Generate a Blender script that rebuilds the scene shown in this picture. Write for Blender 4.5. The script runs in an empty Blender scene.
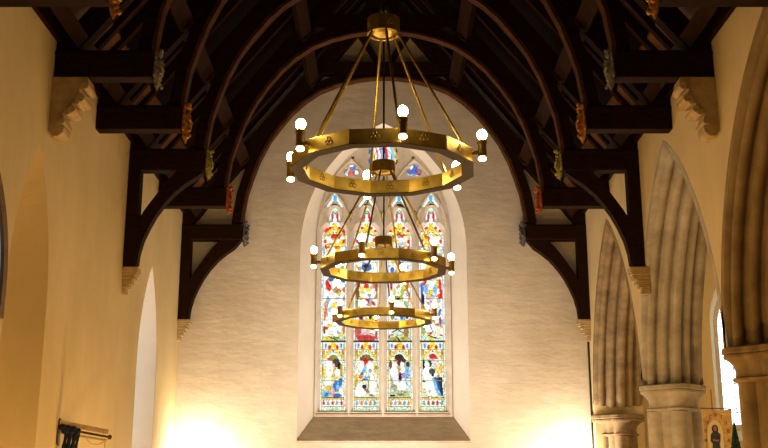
import bpy, math, random
from mathutils import Vector
from mathutils.geometry import tessellate_polygon
PI = math.pi
random.seed(7)
sc = bpy.context.scene
COL = sc.collection
EYE = 1.6                       # eye height above the nave floor; heights below are measured from the eye

# ------------------------------------------------------------------ materials
def mat(name):
    m = bpy.data.materials.new(name); m.use_nodes = True
    nt = m.node_tree; nt.nodes.clear()
    out = nt.nodes.new('ShaderNodeOutputMaterial')
    b = nt.nodes.new('ShaderNodeBsdfPrincipled')
    nt.links.new(b.outputs[0], out.inputs[0])
    return m, nt, b

def N(nt, t, **kw):
    n = nt.nodes.new(t)
    for k, v in kw.items():
        if k in n.inputs: n.inputs[k].default_value = v
        else: setattr(n, k, v)
    return n

def surface(name, c1, c2, scale=3, stretch=(1, 1, 1), rough=.85, bump=.0, bscale=20, bstretch=None, metallic=0, lo=.35, hi=.65, dist=.02, spec=.3, detail=6):
    m, nt, b = mat(name)
    tc = N(nt, 'ShaderNodeTexCoord')
    mp = N(nt, 'ShaderNodeMapping'); mp.inputs['Scale'].default_value = stretch
    nt.links.new(tc.outputs['Object'], mp.inputs[0])
    n = N(nt, 'ShaderNodeTexNoise', Scale=scale, Detail=detail, Roughness=.6)
    nt.links.new(mp.outputs[0], n.inputs['Vector'])
    r = N(nt, 'ShaderNodeValToRGB')
    r.color_ramp.elements[0].position = lo; r.color_ramp.elements[1].position = hi
    r.color_ramp.elements[0].color = (*c1, 1); r.color_ramp.elements[1].color = (*c2, 1)
    nt.links.new(n.outputs['Fac'], r.inputs[0]); nt.links.new(r.outputs[0], b.inputs['Base Color'])
    b.inputs['Roughness'].default_value = rough; b.inputs['Metallic'].default_value = metallic
    b.inputs['Specular IOR Level'].default_value = spec
    if bump:
        mp2 = N(nt, 'ShaderNodeMapping'); mp2.inputs['Scale'].default_value = bstretch or stretch
        nt.links.new(tc.outputs['Object'], mp2.inputs[0])
        n2 = N(nt, 'ShaderNodeTexNoise', Scale=bscale, Detail=5, Roughness=.55)
        nt.links.new(mp2.outputs[0], n2.inputs['Vector'])
        bp = N(nt, 'ShaderNodeBump', Strength=bump, Distance=dist)
        nt.links.new(n2.outputs['Fac'], bp.inputs['Height']); nt.links.new(bp.outputs[0], b.inputs['Normal'])
    return m

def masonry(name, c1, c2, mortar, rough=.9, row=.3, bw=.55, uvswap='XZ', bump=.5, mmix=.5):
    """limewashed coursed stone seen through paint"""
    m, nt, b = mat(name)
    tc = N(nt, 'ShaderNodeTexCoord'); sp = N(nt, 'ShaderNodeSeparateXYZ'); cb = N(nt, 'ShaderNodeCombineXYZ')
    nt.links.new(tc.outputs['Object'], sp.inputs[0])
    nt.links.new(sp.outputs[uvswap[0]], cb.inputs['X']); nt.links.new(sp.outputs[uvswap[1]], cb.inputs['Y'])
    wob = N(nt, 'ShaderNodeTexNoise', Scale=2.2, Detail=3)
    nt.links.new(tc.outputs['Object'], wob.inputs['Vector'])
    add = N(nt, 'ShaderNodeMixRGB', blend_type='ADD'); add.inputs[0].default_value = .10
    nt.links.new(cb.outputs[0], add.inputs[1]); nt.links.new(wob.outputs['Color'], add.inputs[2])
    br = N(nt, 'ShaderNodeTexBrick'); br.inputs['Scale'].default_value = 1
    br.inputs['Brick Width'].default_value = bw; br.inputs['Row Height'].default_value = row
    br.inputs['Mortar Size'].default_value = .012; br.inputs['Mortar Smooth'].default_value = 1
    br.inputs['Color1'].default_value = (1, 1, 1, 1); br.inputs['Color2'].default_value = (.9, .9, .9, 1); br.inputs['Mortar'].default_value = (.25, .25, .25, 1)
    nt.links.new(add.outputs[0], br.inputs['Vector'])
    n = N(nt, 'ShaderNodeTexNoise', Scale=1.6, Detail=8, Roughness=.65)
    nt.links.new(tc.outputs['Object'], n.inputs['Vector'])
    r = N(nt, 'ShaderNodeValToRGB')
    r.color_ramp.elements[0].position = .35; r.color_ramp.elements[1].position = .65
    r.color_ramp.elements[0].color = (*c1, 1); r.color_ramp.elements[1].color = (*c2, 1)
    nt.links.new(n.outputs['Fac'], r.inputs[0])
    mx = N(nt, 'ShaderNodeMixRGB'); mx.inputs[2].default_value = (*mortar, 1)
    iv = N(nt, 'ShaderNodeMath', operation='MULTIPLY'); iv.inputs[1].default_value = mmix
    nt.links.new(br.outputs['Fac'], iv.inputs[0]); nt.links.new(iv.outputs[0], mx.inputs[0])
    nt.links.new(r.outputs[0], mx.inputs[1]); nt.links.new(mx.outputs[0], b.inputs['Base Color'])
    mp2 = N(nt, 'ShaderNodeMapping'); mp2.inputs['Scale'].default_value = (1, 1, 2.6)
    nt.links.new(tc.outputs['Object'], mp2.inputs[0])
    n2 = N(nt, 'ShaderNodeTexNoise', Scale=2.4, Detail=6, Roughness=.55)
    nt.links.new(mp2.outputs[0], n2.inputs['Vector'])
    sm = N(nt, 'ShaderNodeMath', operation='MULTIPLY_ADD'); sm.inputs[1].default_value = .05
    nt.links.new(br.outputs['Color'], sm.inputs[0]); nt.links.new(n2.outputs['Fac'], sm.inputs[2])
    bp = N(nt, 'ShaderNodeBump', Strength=bump, Distance=.06)
    nt.links.new(sm.outputs[0], bp.inputs['Height']); nt.links.new(bp.outputs[0], b.inputs['Normal'])
    b.inputs['Roughness'].default_value = rough; b.inputs['Specular IOR Level'].default_value = .2
    return m

def emit(name, col, s):
    m = bpy.data.materials.new(name); m.use_nodes = True
    nt = m.node_tree; nt.nodes.clear()
    o = nt.nodes.new('ShaderNodeOutputMaterial'); e = nt.nodes.new('ShaderNodeEmission')
    e.inputs[0].default_value = (*col, 1); e.inputs[1].default_value = s
    nt.links.new(e.outputs[0], o.inputs[0]); return m

M = {}
M['wall'] = surface('limewash', (.58, .475, .27), (.67, .555, .345), scale=1.3, stretch=(1, 1, .5), bump=.25, bscale=5, dist=.03)
M['wall_e'] = masonry('limewashed_rubble', (.56, .505, .43), (.66, .605, .53), (.42, .35, .27), row=.33, bw=1.3, bump=.17, mmix=.14)
M['reveal'] = surface('smooth_limewash', (.76, .73, .70), (.82, .79, .76), scale=2, bump=.1, bscale=6)
M['stone'] = surface('oolite', (.27, .225, .17), (.50, .44, .36), scale=2.2, stretch=(1, 1, 2.2), bump=.3, bscale=14, dist=.012)
M['stone_mid'] = surface('brown_oolite', (.16, .115, .065), (.32, .24, .145), scale=2.5, stretch=(1, 1, 1.8), bump=.3, bscale=12)
M['stone_dk'] = surface('warm_oolite', (.21, .145, .07), (.32, .23, .12), scale=3, bump=.3, bscale=10)
M['trac'] = surface('tracery_stone', (.60, .56, .52), (.74, .70, .66), scale=5, bump=.2, bscale=20, dist=.01)
M['sill'] = surface('sill_stone', (.46, .39, .31), (.62, .55, .46), scale=3.5, stretch=(1, 1, 3), bump=.4, bscale=12)
M['corbel'] = surface('corbel_stone', (.36, .26, .13), (.50, .38, .22), scale=8, bump=.3, bscale=30, dist=.01)
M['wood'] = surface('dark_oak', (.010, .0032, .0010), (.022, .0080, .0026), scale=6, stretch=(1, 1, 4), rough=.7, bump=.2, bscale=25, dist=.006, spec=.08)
M['edge'] = surface('lit_oak_edge', (.045, .017, .006), (.09, .036, .013), scale=6, rough=.65, bump=.2, bscale=25, dist=.006, spec=.1)  # oak with the light on the brace undersides put into its colour
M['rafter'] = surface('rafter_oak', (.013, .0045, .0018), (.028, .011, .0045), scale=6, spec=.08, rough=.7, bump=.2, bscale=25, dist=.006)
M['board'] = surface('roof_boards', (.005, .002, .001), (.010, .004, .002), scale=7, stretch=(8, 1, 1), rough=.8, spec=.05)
M['eaves'] = surface('eaves_boards', (.09, .035, .012), (.15, .065, .024), scale=9, stretch=(1, 6, 1), rough=.65)
M['brass'] = surface('brass', (.44, .31, .055), (.62, .46, .10), scale=9, rough=.34, metallic=.97, bump=.15, bscale=60, dist=.003, spec=.5)
M['brass_dk'] = surface('dark_bronze', (.036, .023, .011), (.06, .04, .018), scale=9, rough=.55, metallic=.3)
M['cable'] = surface('black_cable', (.01, .009, .008), (.02, .018, .015), scale=20, rough=.6)
M['bulb'] = emit('warm_bulb', (1, .72, .36), 110)
M['down'] = emit('warm_downlight', (1, .72, .34), 22)
M['floor'] = surface('floor_tiles', (.14, .08, .05), (.24, .15, .09), scale=5, rough=.6)
M['gilt'] = surface('gilded_carving', (.22, .08, .01), (.60, .27, .04), scale=14, rough=.5, bump=.6, bscale=30, dist=.02, metallic=.25)
M['silver'] = surface('grey_painted_carving', (.10, .095, .07), (.30, .28, .22), scale=22, rough=.6, bump=.6, bscale=30, dist=.02)
M['green'] = surface('green_gilt_carving', (.12, .14, .03), (.42, .34, .08), scale=18, rough=.6, bump=.6, bscale=30, dist=.02)
M['red'] = surface('red_painted_carving', (.24, .04, .012), (.46, .12, .04), scale=18, rough=.6, bump=.6, bscale=30, dist=.02)
M['blue'] = surface('blue_grey_carving', (.03, .035, .06), (.16, .14, .13), scale=18, rough=.6, bump=.6, bscale=30, dist=.02)
M['lath'] = surface('pale_varnished_wood', (.36, .25, .15), (.48, .35, .22), scale=6, stretch=(6, 1, 1), rough=.5)
M['darkmetal'] = surface('dark_metal', (.05, .025, .02), (.10, .05, .035), scale=9, rough=.5)
M['navy'] = surface('navy_cloth', (.006, .010, .022), (.012, .022, .05), scale=12, rough=.9, bump=.5, bscale=25)
M['banner'] = surface('gold_damask', (.50, .32, .11), (.72, .52, .24), scale=12, rough=.7, bump=.3, bscale=40, dist=.004)
M['bannerfig'] = surface('blue_robe', (.03, .035, .06), (.06, .07, .11), scale=20, rough=.9)
M['skin'] = surface('embroidered_face', (.30, .17, .09), (.36, .2, .11), scale=9, rough=.9)
M['bannerred'] = surface('umber_thread', (.30, .14, .05), (.36, .18, .07), scale=9, rough=.9)
M['bannerpale'] = surface('cream_thread', (.72, .58, .34), (.78, .64, .4), scale=9, rough=.9)
M['greenleaf'] = surface('dark_green_needles', (.004, .022, .014), (.012, .05, .03), scale=16, rough=.9, bump=.8, bscale=50, dist=.02)
M['iron'] = surface('black_iron', (.02, .018, .016), (.04, .035, .03), scale=10, rough=.5)
M['day'] = emit('daylit_white_glass', (.86, .95, 1), 3.0)
M['dayblue'] = emit('daylit_blue_glass', (.42, .55, .62), .42)
M['emblem'] = surface('engraved_brass', (.24, .16, .04), (.34, .24, .07), scale=9, rough=.5, metallic=.7)
M['day2'] = emit('daylit_side_glass', (.62, .86, 1), 5)
M['brownwood'] = surface('brown_frame_wood', (.10, .05, .02), (.17, .09, .04), scale=8, rough=.6)
M['lead'] = surface('lead_cames', (.09, .09, .09), (.13, .13, .13), scale=10, rough=.6)

M['stone_pale'] = surface('pale_oolite', (.33, .305, .28), (.52, .49, .455), scale=2.6, stretch=(1, 1, 1.6), bump=.3, bscale=14, dist=.012)

# ------------------------------------------------------------------ mesh builder
class MB:
    def __init__(s): s.v = []; s.f = []; s.smooth = False
    def add(s, vs, fs):
        o = len(s.v); s.v += [tuple(p) for p in vs]; s.f += [[i + o for i in f] for f in fs]; return s
    def box(s, x0, x1, y0, y1, z0, z1):
        v = [(x0,y0,z0),(x1,y0,z0),(x1,y1,z0),(x0,y1,z0),(x0,y0,z1),(x1,y0,z1),(x1,y1,z1),(x0,y1,z1)]
        return s.add(v, [(0,3,2,1),(4,5,6,7),(0,1,5,4),(1,2,6,5),(2,3,7,6),(3,0,4,7)])
    def prism(s, poly, y0, y1, ax='y'):
        """poly in the plane across the axis; extruded along it"""
        n = len(poly)
        def P(a, b, t): return (a, t, b) if ax == 'y' else ((t, a, b) if ax == 'x' else (a, b, t))
        v = [P(a, b, y0) for a, b in poly] + [P(a, b, y1) for a, b in poly]
        tri = tessellate_polygon([[Vector((a, b, 0)) for a, b in poly]])
        f = [tuple(t) for t in tri] + [tuple(i + n for i in reversed(t)) for t in tri]
        f += [(i, (i + 1) % n, (i + 1) % n + n, i + n) for i in range(n)]
        return s.add(v, f)
    def tube(s, pts, r, n=8, cap=True):
        pts = [Vector(p) for p in pts]; rs = r if isinstance(r, (list, tuple)) else [r] * len(pts)
        v = []; f = []
        for i, p in enumerate(pts):
            d = (pts[min(i + 1, len(pts) - 1)] - pts[max(i - 1, 0)]).normalized()
            up = Vector((0, 0, 1)) if abs(d.z) < .9 else Vector((1, 0, 0))
            a = d.cross(up).normalized(); b = d.cross(a)
            for k in range(n):
                t = 2 * PI * k / n; v.append(p + a * math.cos(t) * rs[i] + b * math.sin(t) * rs[i])
        for i in range(len(pts) - 1):
            for k in range(n):
                f.append((i*n + k, i*n + (k+1) % n, (i+1)*n + (k+1) % n, (i+1)*n + k))
        if cap: f += [tuple(range(n)), tuple(range((len(pts)-1)*n, len(pts)*n))]
        return s.add(v, f)
    def lathe(s, prof, c=(0, 0, 0), n=16, plan=None):
        v = []; f = []
        for r, z in prof:
            for k in range(n):
                t = 2 * PI * k / n; q = plan(t) if plan else 1
                v.append((c[0] + r*q*math.cos(t), c[1] + r*q*math.sin(t), c[2] + z))
        for i in range(len(prof) - 1):
            for k in range(n): f.append((i*n + k, i*n + (k+1) % n, (i+1)*n + (k+1) % n, (i+1)*n + k))
        f += [tuple(range(n)), tuple(range((len(prof)-1)*n, len(prof)*n))]
        return s.add(v, f)
    def ball(s, c, r, sc=(1, 1, 1), n=10, m=7):
        prof = [(max(1e-4, math.sin(PI*i/m)), -math.cos(PI*i/m)) for i in range(m + 1)]
        b = MB().lathe(prof, n=n)
        return s.add([(c[0] + x*r*sc[0], c[1] + y*r*sc[1], c[2] + z*r*sc[2]) for x, y, z in b.v], b.f)
    def band(s, r0, r1, z0, z1, n, ph, c=(0, 0, 0)):
        """box-section polygonal ring"""
        v = []; f = []
        for k in range(n):
            t = ph + 2*PI*k/n; a, b = math.cos(t), math.sin(t)
            for r, z in ((r1, z0), (r1, z1), (r0, z1), (r0, z0)): v.append((c[0]+r*a, c[1]+r*b, c[2]+z))
        for k in range(n):
            j = (k+1) % n
            for q in range(4): f.append((4*k+q, 4*j+q, 4*j+(q+1) % 4, 4*k+(q+1) % 4))
        return s.add(v, f)
    def build(s, name, m, parent=None, rel=True, smooth=False, bevel=0, loc=None, **props):
        me = bpy.data.meshes.new(name)
        off = EYE if rel and parent is None else 0
        o_ = loc or (0, 0, 0)
        me.from_pydata([(x - o_[0], y - o_[1], z + off - (o_[2] + off if loc else 0)) for x, y, z in s.v], [], s.f)
        me.validate(); me.update()
        import bmesh
        bm = bmesh.new(); bm.from_mesh(me); bmesh.ops.recalc_face_normals(bm, faces=bm.faces); bm.to_mesh(me); bm.free()
        if smooth:
            me.polygons.foreach_set('use_smooth', [True]*len(me.polygons))
            me.set_sharp_from_angle(angle=math.radians(40))
        o = bpy.data.objects.new(name, me); COL.objects.link(o)
        if m: me.materials.append(m)
        if parent: o.parent = parent
        elif loc: o.location = (loc[0], loc[1], loc[2] + EYE)
        if bevel:
            bv = o.modifiers.new('bevel', 'BEVEL'); bv.width = bevel; bv.segments = 2; bv.limit_method = 'ANGLE'
        for k, val in props.items(): o[k] = val
        return o

def thing(name, loc, label=None, cat=None, group=None, kind=None):
    o = bpy.data.objects.new(name, None); COL.objects.link(o)
    o.empty_display_size = .1
    o.location = (loc[0], loc[1], loc[2] + EYE)
    if label: o['label'] = label
    if cat: o['category'] = cat
    if group: o['group'] = group
    if kind: o['kind'] = kind
    return o

def copy_tree(o, parent=None):
    c = o.copy(); COL.objects.link(c)
    if parent: c.parent = parent
    for ch in o.children: copy_tree(ch, c)
    return c

S = dict(kind='structure')
W = 3.38        # half width of the nave
D = 17.1        # distance of the end wall
RP = 1.24       # roof pitch
RZ = 8.27       # ridge height of the principals' lower edge

def pointed(c, a, zs, za, n=14, z0=None):
    """pointed arch outline: left foot up over the apex to the right foot"""
    h = za - zs; R = (h*h + a*a) / (2*a)
    t1 = math.asin(min(1, h / R)); pts = []
    for i in range(n + 1):
        t = t1 * i / n; pts.append((R*math.cos(t) + a - R, zs + R*math.sin(t)))
    left = [(c - u, z) for u, z in pts]; right = [(c + u, z) for u, z in reversed(pts[:-1])]
    out = left + right
    if z0 is not None: out = [(c - a, z0)] + out + [(c + a, z0)]
    return out

def slab(mb, outer, holes, P0, P1, holes1=None, reveals=True):
    """wall with openings; P0/P1 map the wall plane's coordinates to its front and back"""
    holes1 = holes1 or holes
    for hs, P in ((holes, P0), (holes1, P1)):
        loops = [[Vector((a, b, 0)) for a, b in outer]] + [[Vector((a, b, 0)) for a, b in reversed(h)] for h in hs]
        flat = [v for l in loops for v in l]
        mb.add([P(v.x, v.y) for v in flat], [tuple(t) for t in tessellate_polygon(loops)])
    for h0, h1 in [(outer, outer)] + (list(zip(holes, holes1)) if reveals else []):
        n = len(h0)
        mb.add([P0(a, b) for a, b in h0] + [P1(a, b) for a, b in h1], [(i, (i+1) % n, (i+1) % n + n, i + n) for i in range(n)])
    return mb

# ------------------------------------------------------------------ shell
FL = -EYE
MB().box(-5, 8, -4, 18.2, FL - .2, FL).build('floor', M['floor'], **S)

# left wall: lancet niche, window openings with splayed reveals
TL = .8
niche = pointed(9.72, .58, 1.7, 3.28, z0=-.9)
win2 = pointed(14.86, .62, 1.6, 3.13, z0=-.6)
win4 = pointed(8.64, .42, 1.75, 2.64, z0=1.50)
niche_b = pointed(9.50, .34, 1.7, 2.85, z0=-.6)
win2_b = pointed(14.75, .30, 1.8, 2.75, z0=-.1)
win4_b = pointed(8.60, .40, 1.75, 2.6, z0=1.52)
outer = [(-4, FL), (D + .6, FL), (D + .6, 4.46), (-4, 4.46)]
slab(MB(), outer, [niche, win2, win4], lambda y, z: (-W, y, z), lambda y, z: (-W - TL, y, z), [niche_b, win2_b, win4_b]).build('wall_left', M['wall'], **S)
MB().box(-W - TL - .1, -W - TL - .02, 9.0, 10.1, -.8, 3.1).build('trim_1', M['wall'], **S)      # blind back of the niche

mb = MB(); nn = len(win2)
lin = [(14.86 + (a - 14.86)*.988, b if b < 1 else b - .008) for a, b in win2]; lin_b = [(14.75 + (a - 14.75)*.98, b if b < 1 else b - .008) for a, b in win2_b]
mb.add([(-W - .002, a, b) for a, b in lin] + [(-W - TL + .002, a, b) for a, b in lin_b], [(i, i + 1, i + 1 + nn, i + nn) for i in range(nn - 1)])
mb.build('trim_5', M['reveal'], **S)

def lancet_window(name, c, a, zs, za, z0, X, glassmat, framemat, lab, fw=.05, n=7, side=1):
    w = thing(name, (X, c, z0), kind='structure')
    pts = pointed(c, a, zs, za, z0=z0); inn = pointed(c, a - fw, zs, za - fw*1.6, z0=z0 + fw)
    mb = MB(); slab(mb, pts, [inn], lambda y, z: (X, y, z), lambda y, z: (X - .07*side, y, z))
    shift(mb, (-X, -c, -z0)); mb.build('window_frame', framemat, w)
    g = MB(); slab(g, inn, [], lambda y, z: (X - .03*side, y, z), lambda y, z: (X - .035*side, y, z)); shift(g, (-X, -c, -z0)); g.build('glass', glassmat, w)
    b = MB(); z = z0 + .3
    while z < zs: b.box(X - .03*side - .008, X - .03*side + .008, c - a + fw, c + a - fw, z, z + .012); z += .22
    b.box(X - .03*side - .008, X - .03*side + .008, c - .006, c + .006, z0 + fw, za - .15)
    shift(b, (-X, -c, -z0)); b.build('glazing_bars', M['lead'], w)
    return w
def shift(mb, d): mb.v = [(x + d[0], y + d[1], z + d[2]) for x, y, z in mb.v]
lancet_window('window_2', 14.75, .30, 1.8, 2.75, -.1, -W - TL + .02, M['day2'], M['iron'], '')
lancet_window('window_4', 8.64, .47, 1.75, 2.74, 1.44, -W + .02, M['dayblue'], M['brownwood'], '', fw=.10)

# right wall with its arcade
ARCH = [(15.32, 1.60, .9, 3.88), (11.98, 1.72, .9, 4.0), (8.15, 2.10, 1.25, 4.2), (4.0, 2.05, 1.25, 4.2)]   # centre, half span, springing, apex
pts = [(D + .6, FL), (D + .6, 4.46), (-4, 4.46), (-4, FL), (1.9, FL)]
for c, a, zs, za in reversed(ARCH):
    p = [q for q in pointed(c, a, zs, za, n=18) if q[1] > 1.2]
    p = [(c - a + .01, 1.2)] + p + [(c + a - .01, 1.2)]
    pts += p
pts += [(16.93, FL)]
TW = .78
clean = []
for q in pts:
    if not clean or (abs(q[0]-clean[-1][0]) + abs(q[1]-clean[-1][1])) > .004: clean.append(q)
slab(MB(), clean, [], lambda y, z: (W, y, z), lambda y, z: (W + TW, y, z)).build('wall_right', M['wall'], **S)

# moulded arch orders: section (depth into the wall, inset into the opening)
def roll(cx, cy, r, a0, a1, n=6): return [(cx + r*math.cos(math.radians(a0 + (a1-a0)*i/n)), cy + r*math.sin(math.radians(a0 + (a1-a0)*i/n))) for i in range(n + 1)]
SEC = [(-.003, -.085), (-.003, .0), (.03, .035)] + roll(.10, .055, .05, 200, 20, 5) + [(.17, .05), (.19, .11)] + roll(.25, .13, .05, 190, 20, 5) + [(.315, .14), (.33, .20)]
SEC += roll(.39, .20, .055, 180, 10, 6)
half = SEC[:]
SEC = half + [(TW - d, n) for d, n in reversed(half)]
LAB = ['pale moulded stone arch farthest down the arcade beside the end wall', 'middle moulded stone arch of the right arcade, its whole pointed head in view', 'nearest brown moulded stone arch cut off by the right edge of the photo']
for i, (c, a, zs, za) in enumerate(ARCH[:3]):
    path = [q for q in pointed(c, a, zs, za, n=22) if q[1] > 1.30]
    path = [(c - a, 1.28)] + path + [(c + a, 1.28)]
    mb = MB(); n = len(SEC); L = len(path)
    for j, (y, z) in enumerate(path):
        p0 = path[max(j-1, 0)]; p1 = path[min(j+1, L-1)]
        ty, tz = p1[0]-p0[0], p1[1]-p0[1]; l = math.hypot(ty, tz); ty /= l; tz /= l
        ny, nz = tz, -ty                       # towards the opening
        for d, q in SEC: mb.v.append((W + d, y + ny*q, z + nz*q))
    for j in range(L - 1):
        for k in range(n): mb.f.append((j*n+k, j*n+(k+1) % n, (j+1)*n+(k+1) % n, (j+1)*n+k))
    mb.f += [tuple(range(n)), tuple(range((L-1)*n, L*n))]
    mb.build('stone_arch', [M['stone_mid'], M['stone_pale'], M['stone_dk']][i], smooth=True, loc=(W, c, 1.28), label=LAB[i], category='arch', group='moulded arches of the arcade')

def pillar(yc, m, label, zc=1.28, sc=1.0, hgt=.28, sh=.30):
    t = thing('stone_pillar', (W + TW/2, yc, FL), label, 'pillar', 'pillars of the arcade')
    
    def quad(a):
        best = .74
        for k in range(4):
            f = (a - k*PI/2 + PI) % (2*PI) - PI; q = .38**2 - (.78*math.sin(f))**2
            if abs(f) < PI/2 and q > 0: best = max(best, .78*math.cos(f) + math.sqrt(q))
        return best
    z1 = zc - FL; zb = z1 - hgt
    MB().lathe([(.40*sc, 0), (.40*sc, .25), (.36*sc, .33), (.36*sc, .36), (sh, .42), (sh, zb - .06)], n=96, plan=quad).build('shaft', m, t, smooth=True)
    MB().lathe([(.29*sc, zb - .06), (.325*sc, zb - .045), (.33*sc, zb - .025), (.30*sc, zb - .01), (.295*sc, zb + .05), (.31*sc, zb + .10), (.34*sc, zb + .14), (.37*sc, zb + .165),
                (.395*sc, zb + .175), (.40*sc, zb + .20), (.385*sc, zb + .21), (.41*sc, zb + .225), (.41*sc, z1 - .01), (.39*sc, z1)], n=96,
               plan=lambda a: .97 + .45*(quad(a) - .97)).build('capital', m, t, smooth=True)
    return t
pillar(13.70, M['stone_pale'], 'pale grey clustered stone pillar with a broad moulded capital between two arches')
pillar(10.25, M['stone_dk'], 'nearest brown stone pillar with moulded capital at the right edge of the photo', zc=1.33, sh=.26)
pillar(17.02, M['stone_mid'], 'brown stone pillar with moulded capital beside the end wall', zc=1.12)

# aisle beyond the arcade
AX = 6.7
MB().box(AX, AX + .3, -4, 18.2, FL, 4.6).build('wall_aisle', M['wall'], **S)
MB().box(W + TW, AX + .3, -4, 18.2, 4.42, 4.6).build('ceiling_aisle', M['board'], **S)
awin = pointed(6.02, .62, 2.6, 3.75, z0=.72); awin_b = pointed(6.12, .50, 2.6, 3.55, z0=.95)
slab(MB(), [(W + .1, FL), (AX + .3, FL), (AX + .3, 4.5), (W + .1, 4.5)], [awin], lambda x, z: (x, D + .02, z), lambda x, z: (x, D + .5, z), [awin_b]).build('wall_aisle_end', M['wall'], **S)
w3 = thing('window_3', (6.12, D + .48, .95), kind='structure')
for nm, mm, pp in (('window_frame', M['trac'], 0), ('glass', M['day'], 1)):
    po = pointed(0, .54, 1.65, 2.66, z0=-.04); pi_ = pointed(0, .46, 1.65, 2.5, z0=.05)
    mb = MB()
    if nm == 'window_frame': slab(mb, po, [pi_], lambda x, z: (x, -.04, z), lambda x, z: (x, .05, z))
    else: slab(mb, pi_, [], lambda x, z: (x, .02, z), lambda x, z: (x, .025, z))
    mb.build(nm, mm, w3)
mb = MB()
z = .25
while z < 2.2: mb.box(-.46, .46, .0, .012, z, z + .012); z += .24
for x in (-.23, 0, .23): mb.box(x - .005, x + .005, .0, .012, .05, 2.1)
mb.build('glazing_bars', M['lead'], w3)

# back wall behind the viewer
MB().box(-W - TL, AX + .3, -4.3, -4, FL, 9.2).build('wall_back', M['wall'], **S)

# end wall with the splayed opening of the great window
face = pointed(-.01, 1.40, 3.9, 6.14, n=18, z0=.74)
inner = pointed(-.01, 1.13, 4.35, 6.08, n=18, z0=1.19)
gable = [(-W - TL, FL), (W + TW, FL), (W + TW, 4.0), (0, 9.1), (-W - TL, 4.0)]
slab(MB(), gable, [face], lambda x, z: (x, D, z), lambda x, z: (x, D + .9, z), reveals=False).build('wall_end', M['wall_e'], **S)
mb = MB(); n = len(face)
mb.add([(a, D - .004, b) for a, b in face] + [(a, D + .5, b) for a, b in inner], [(i, i + 1, i + 1 + n, i + n) for i in range(n - 1)])
mb.add([(a, D + .5, b) for a, b in inner] + [(a, D + .9, b) for a, b in inner], [(i, (i + 1) % n, (i + 1) % n + n, i + n) for i in range(n)])
mb.build('trim_2', M['reveal'], **S)

# ------------------------------------------------------------------ the great window
w1 = thing('window_1', (0, D + .5, 1.19), kind='structure')
o = MB().add([(-1.41, D - .03, .72), (1.39, D - .03, .72), (1.13, D + .49, 1.17), (-1.15, D + .49, 1.17), (-1.41, D - .03, .68), (1.39, D - .03, .68), (1.13, D + .55, .68), (-1.15, D + .55, .68)],
             [(0, 1, 2, 3), (0, 4, 5, 1), (4, 7, 6, 5), (0, 3, 7, 4), (1, 5, 6, 2), (2, 6, 7, 3)])
shift(o, (0, -D - .5, -1.19)); o.build('window_sill', M['sill'], w1)
LC = [-.862, -.304, .266, .824]     # centres of the four lights
LH = .215
def light_outline(c, k=1.0, n=7):
    r = [(LH, 1.215), (LH, 4.22)]
    r += [(LH*math.cos(math.radians(t)) if True else 0, 4.22 + .24*math.sin(math.radians(t))) for t in (18, 34, 50, 62)]
    r += [(.078, 4.455), (.088, 4.50), (.096, 4.56), (.085, 4.63), (.055, 4.70), (.02, 4.755)]
    right = [(c + x, z) for x, z in r]; left = [(c - x, z) for x, z in reversed(r)]
    return left + right[0:0] + right[::1] if False else [(c + x, z) for x, z in r] + left
def lobes(c, z, R, n, rl, ph=0, m=40, flat=1):
    out = []
    for i in range(m):
        t = 2*PI*i/m
        r = R + rl*abs(math.cos(n*(t - ph)/2))**.6
        out.append((c + r*math.cos(t), z + r*math.sin(t)*flat))
    return out
def dagger(c, z):
    half = [(0, .27), (.045, .215), (.05, .16), (.07, .10), (.13, .03), (.155, -.045), (.13, -.055), (.07, -.02), (.02, .04)]
    return [(c + x, z + y) for x, y in half] + [(c - x, z + y) for x, y in reversed(half[1:])] 
def lens(c, z, w, h): return [(c, z+h), (c+w*.8, z+h*.4), (c+w, z), (c+w*.7, z-h*.5), (c, z-h), (c-w*.7, z-h*.5), (c-w, z), (c-w*.8, z+h*.4)]
XC = -.019
holes = [light_outline(c) for c in LC]
small = [dagger(c, 4.80) for c in LC]
small += [lobes(XC - .55, 5.42, .045, 3, .085, PI/2), lobes(XC + .55, 5.42, .045, 3, .085, PI/2)]
small += [lobes(XC, 5.70, .20, 6, .085, PI/6)]
small += [lens(x, 4.62, .022, .07) for x in (-.583, XC, .545)] + [lens(XC - .53, 5.645, .015, .018), lens(XC + .53, 5.645, .015, .018)]
small += [lens(x, 5.02, .025, .06) for x in (-.583, .545)]
small += [lens(XC, 5.22, .03, .07)]
tr_out = pointed(-.01, 1.15, 4.35, 6.11, n=18, z0=1.13)
def solid(holes_f, y0, y1, outer_):
    mb = MB(); slab(mb, outer_, holes_f, lambda x, z: (x, y0 - D - .5, z - 1.19), lambda x, z: (x, y1 - D - .5, z - 1.19)); return mb
def fill2d(loops):
    cu = bpy.data.curves.new('fill', 'CURVE'); cu.dimensions = '2D'; cu.fill_mode = 'BOTH'
    for l in loops:
        sp = cu.splines.new('POLY'); sp.points.add(len(l) - 1); sp.use_cyclic_u = True
        for p, (a, b) in zip(sp.points, l): p.co = (a + random.uniform(-3e-4, 3e-4), b + random.uniform(-3e-4, 3e-4), 0, 1)
    ob = bpy.data.objects.new('fill', cu); COL.objects.link(ob)
    me = bpy.data.meshes.new_from_object(ob.evaluated_get(bpy.context.evaluated_depsgraph_get()))
    v = [(q.co.x, q.co.y) for q in me.vertices]; f = [tuple(p.vertices) for p in me.polygons]
    bpy.data.objects.remove(ob); bpy.data.curves.remove(cu); bpy.data.meshes.remove(me)
    return v, f
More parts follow.
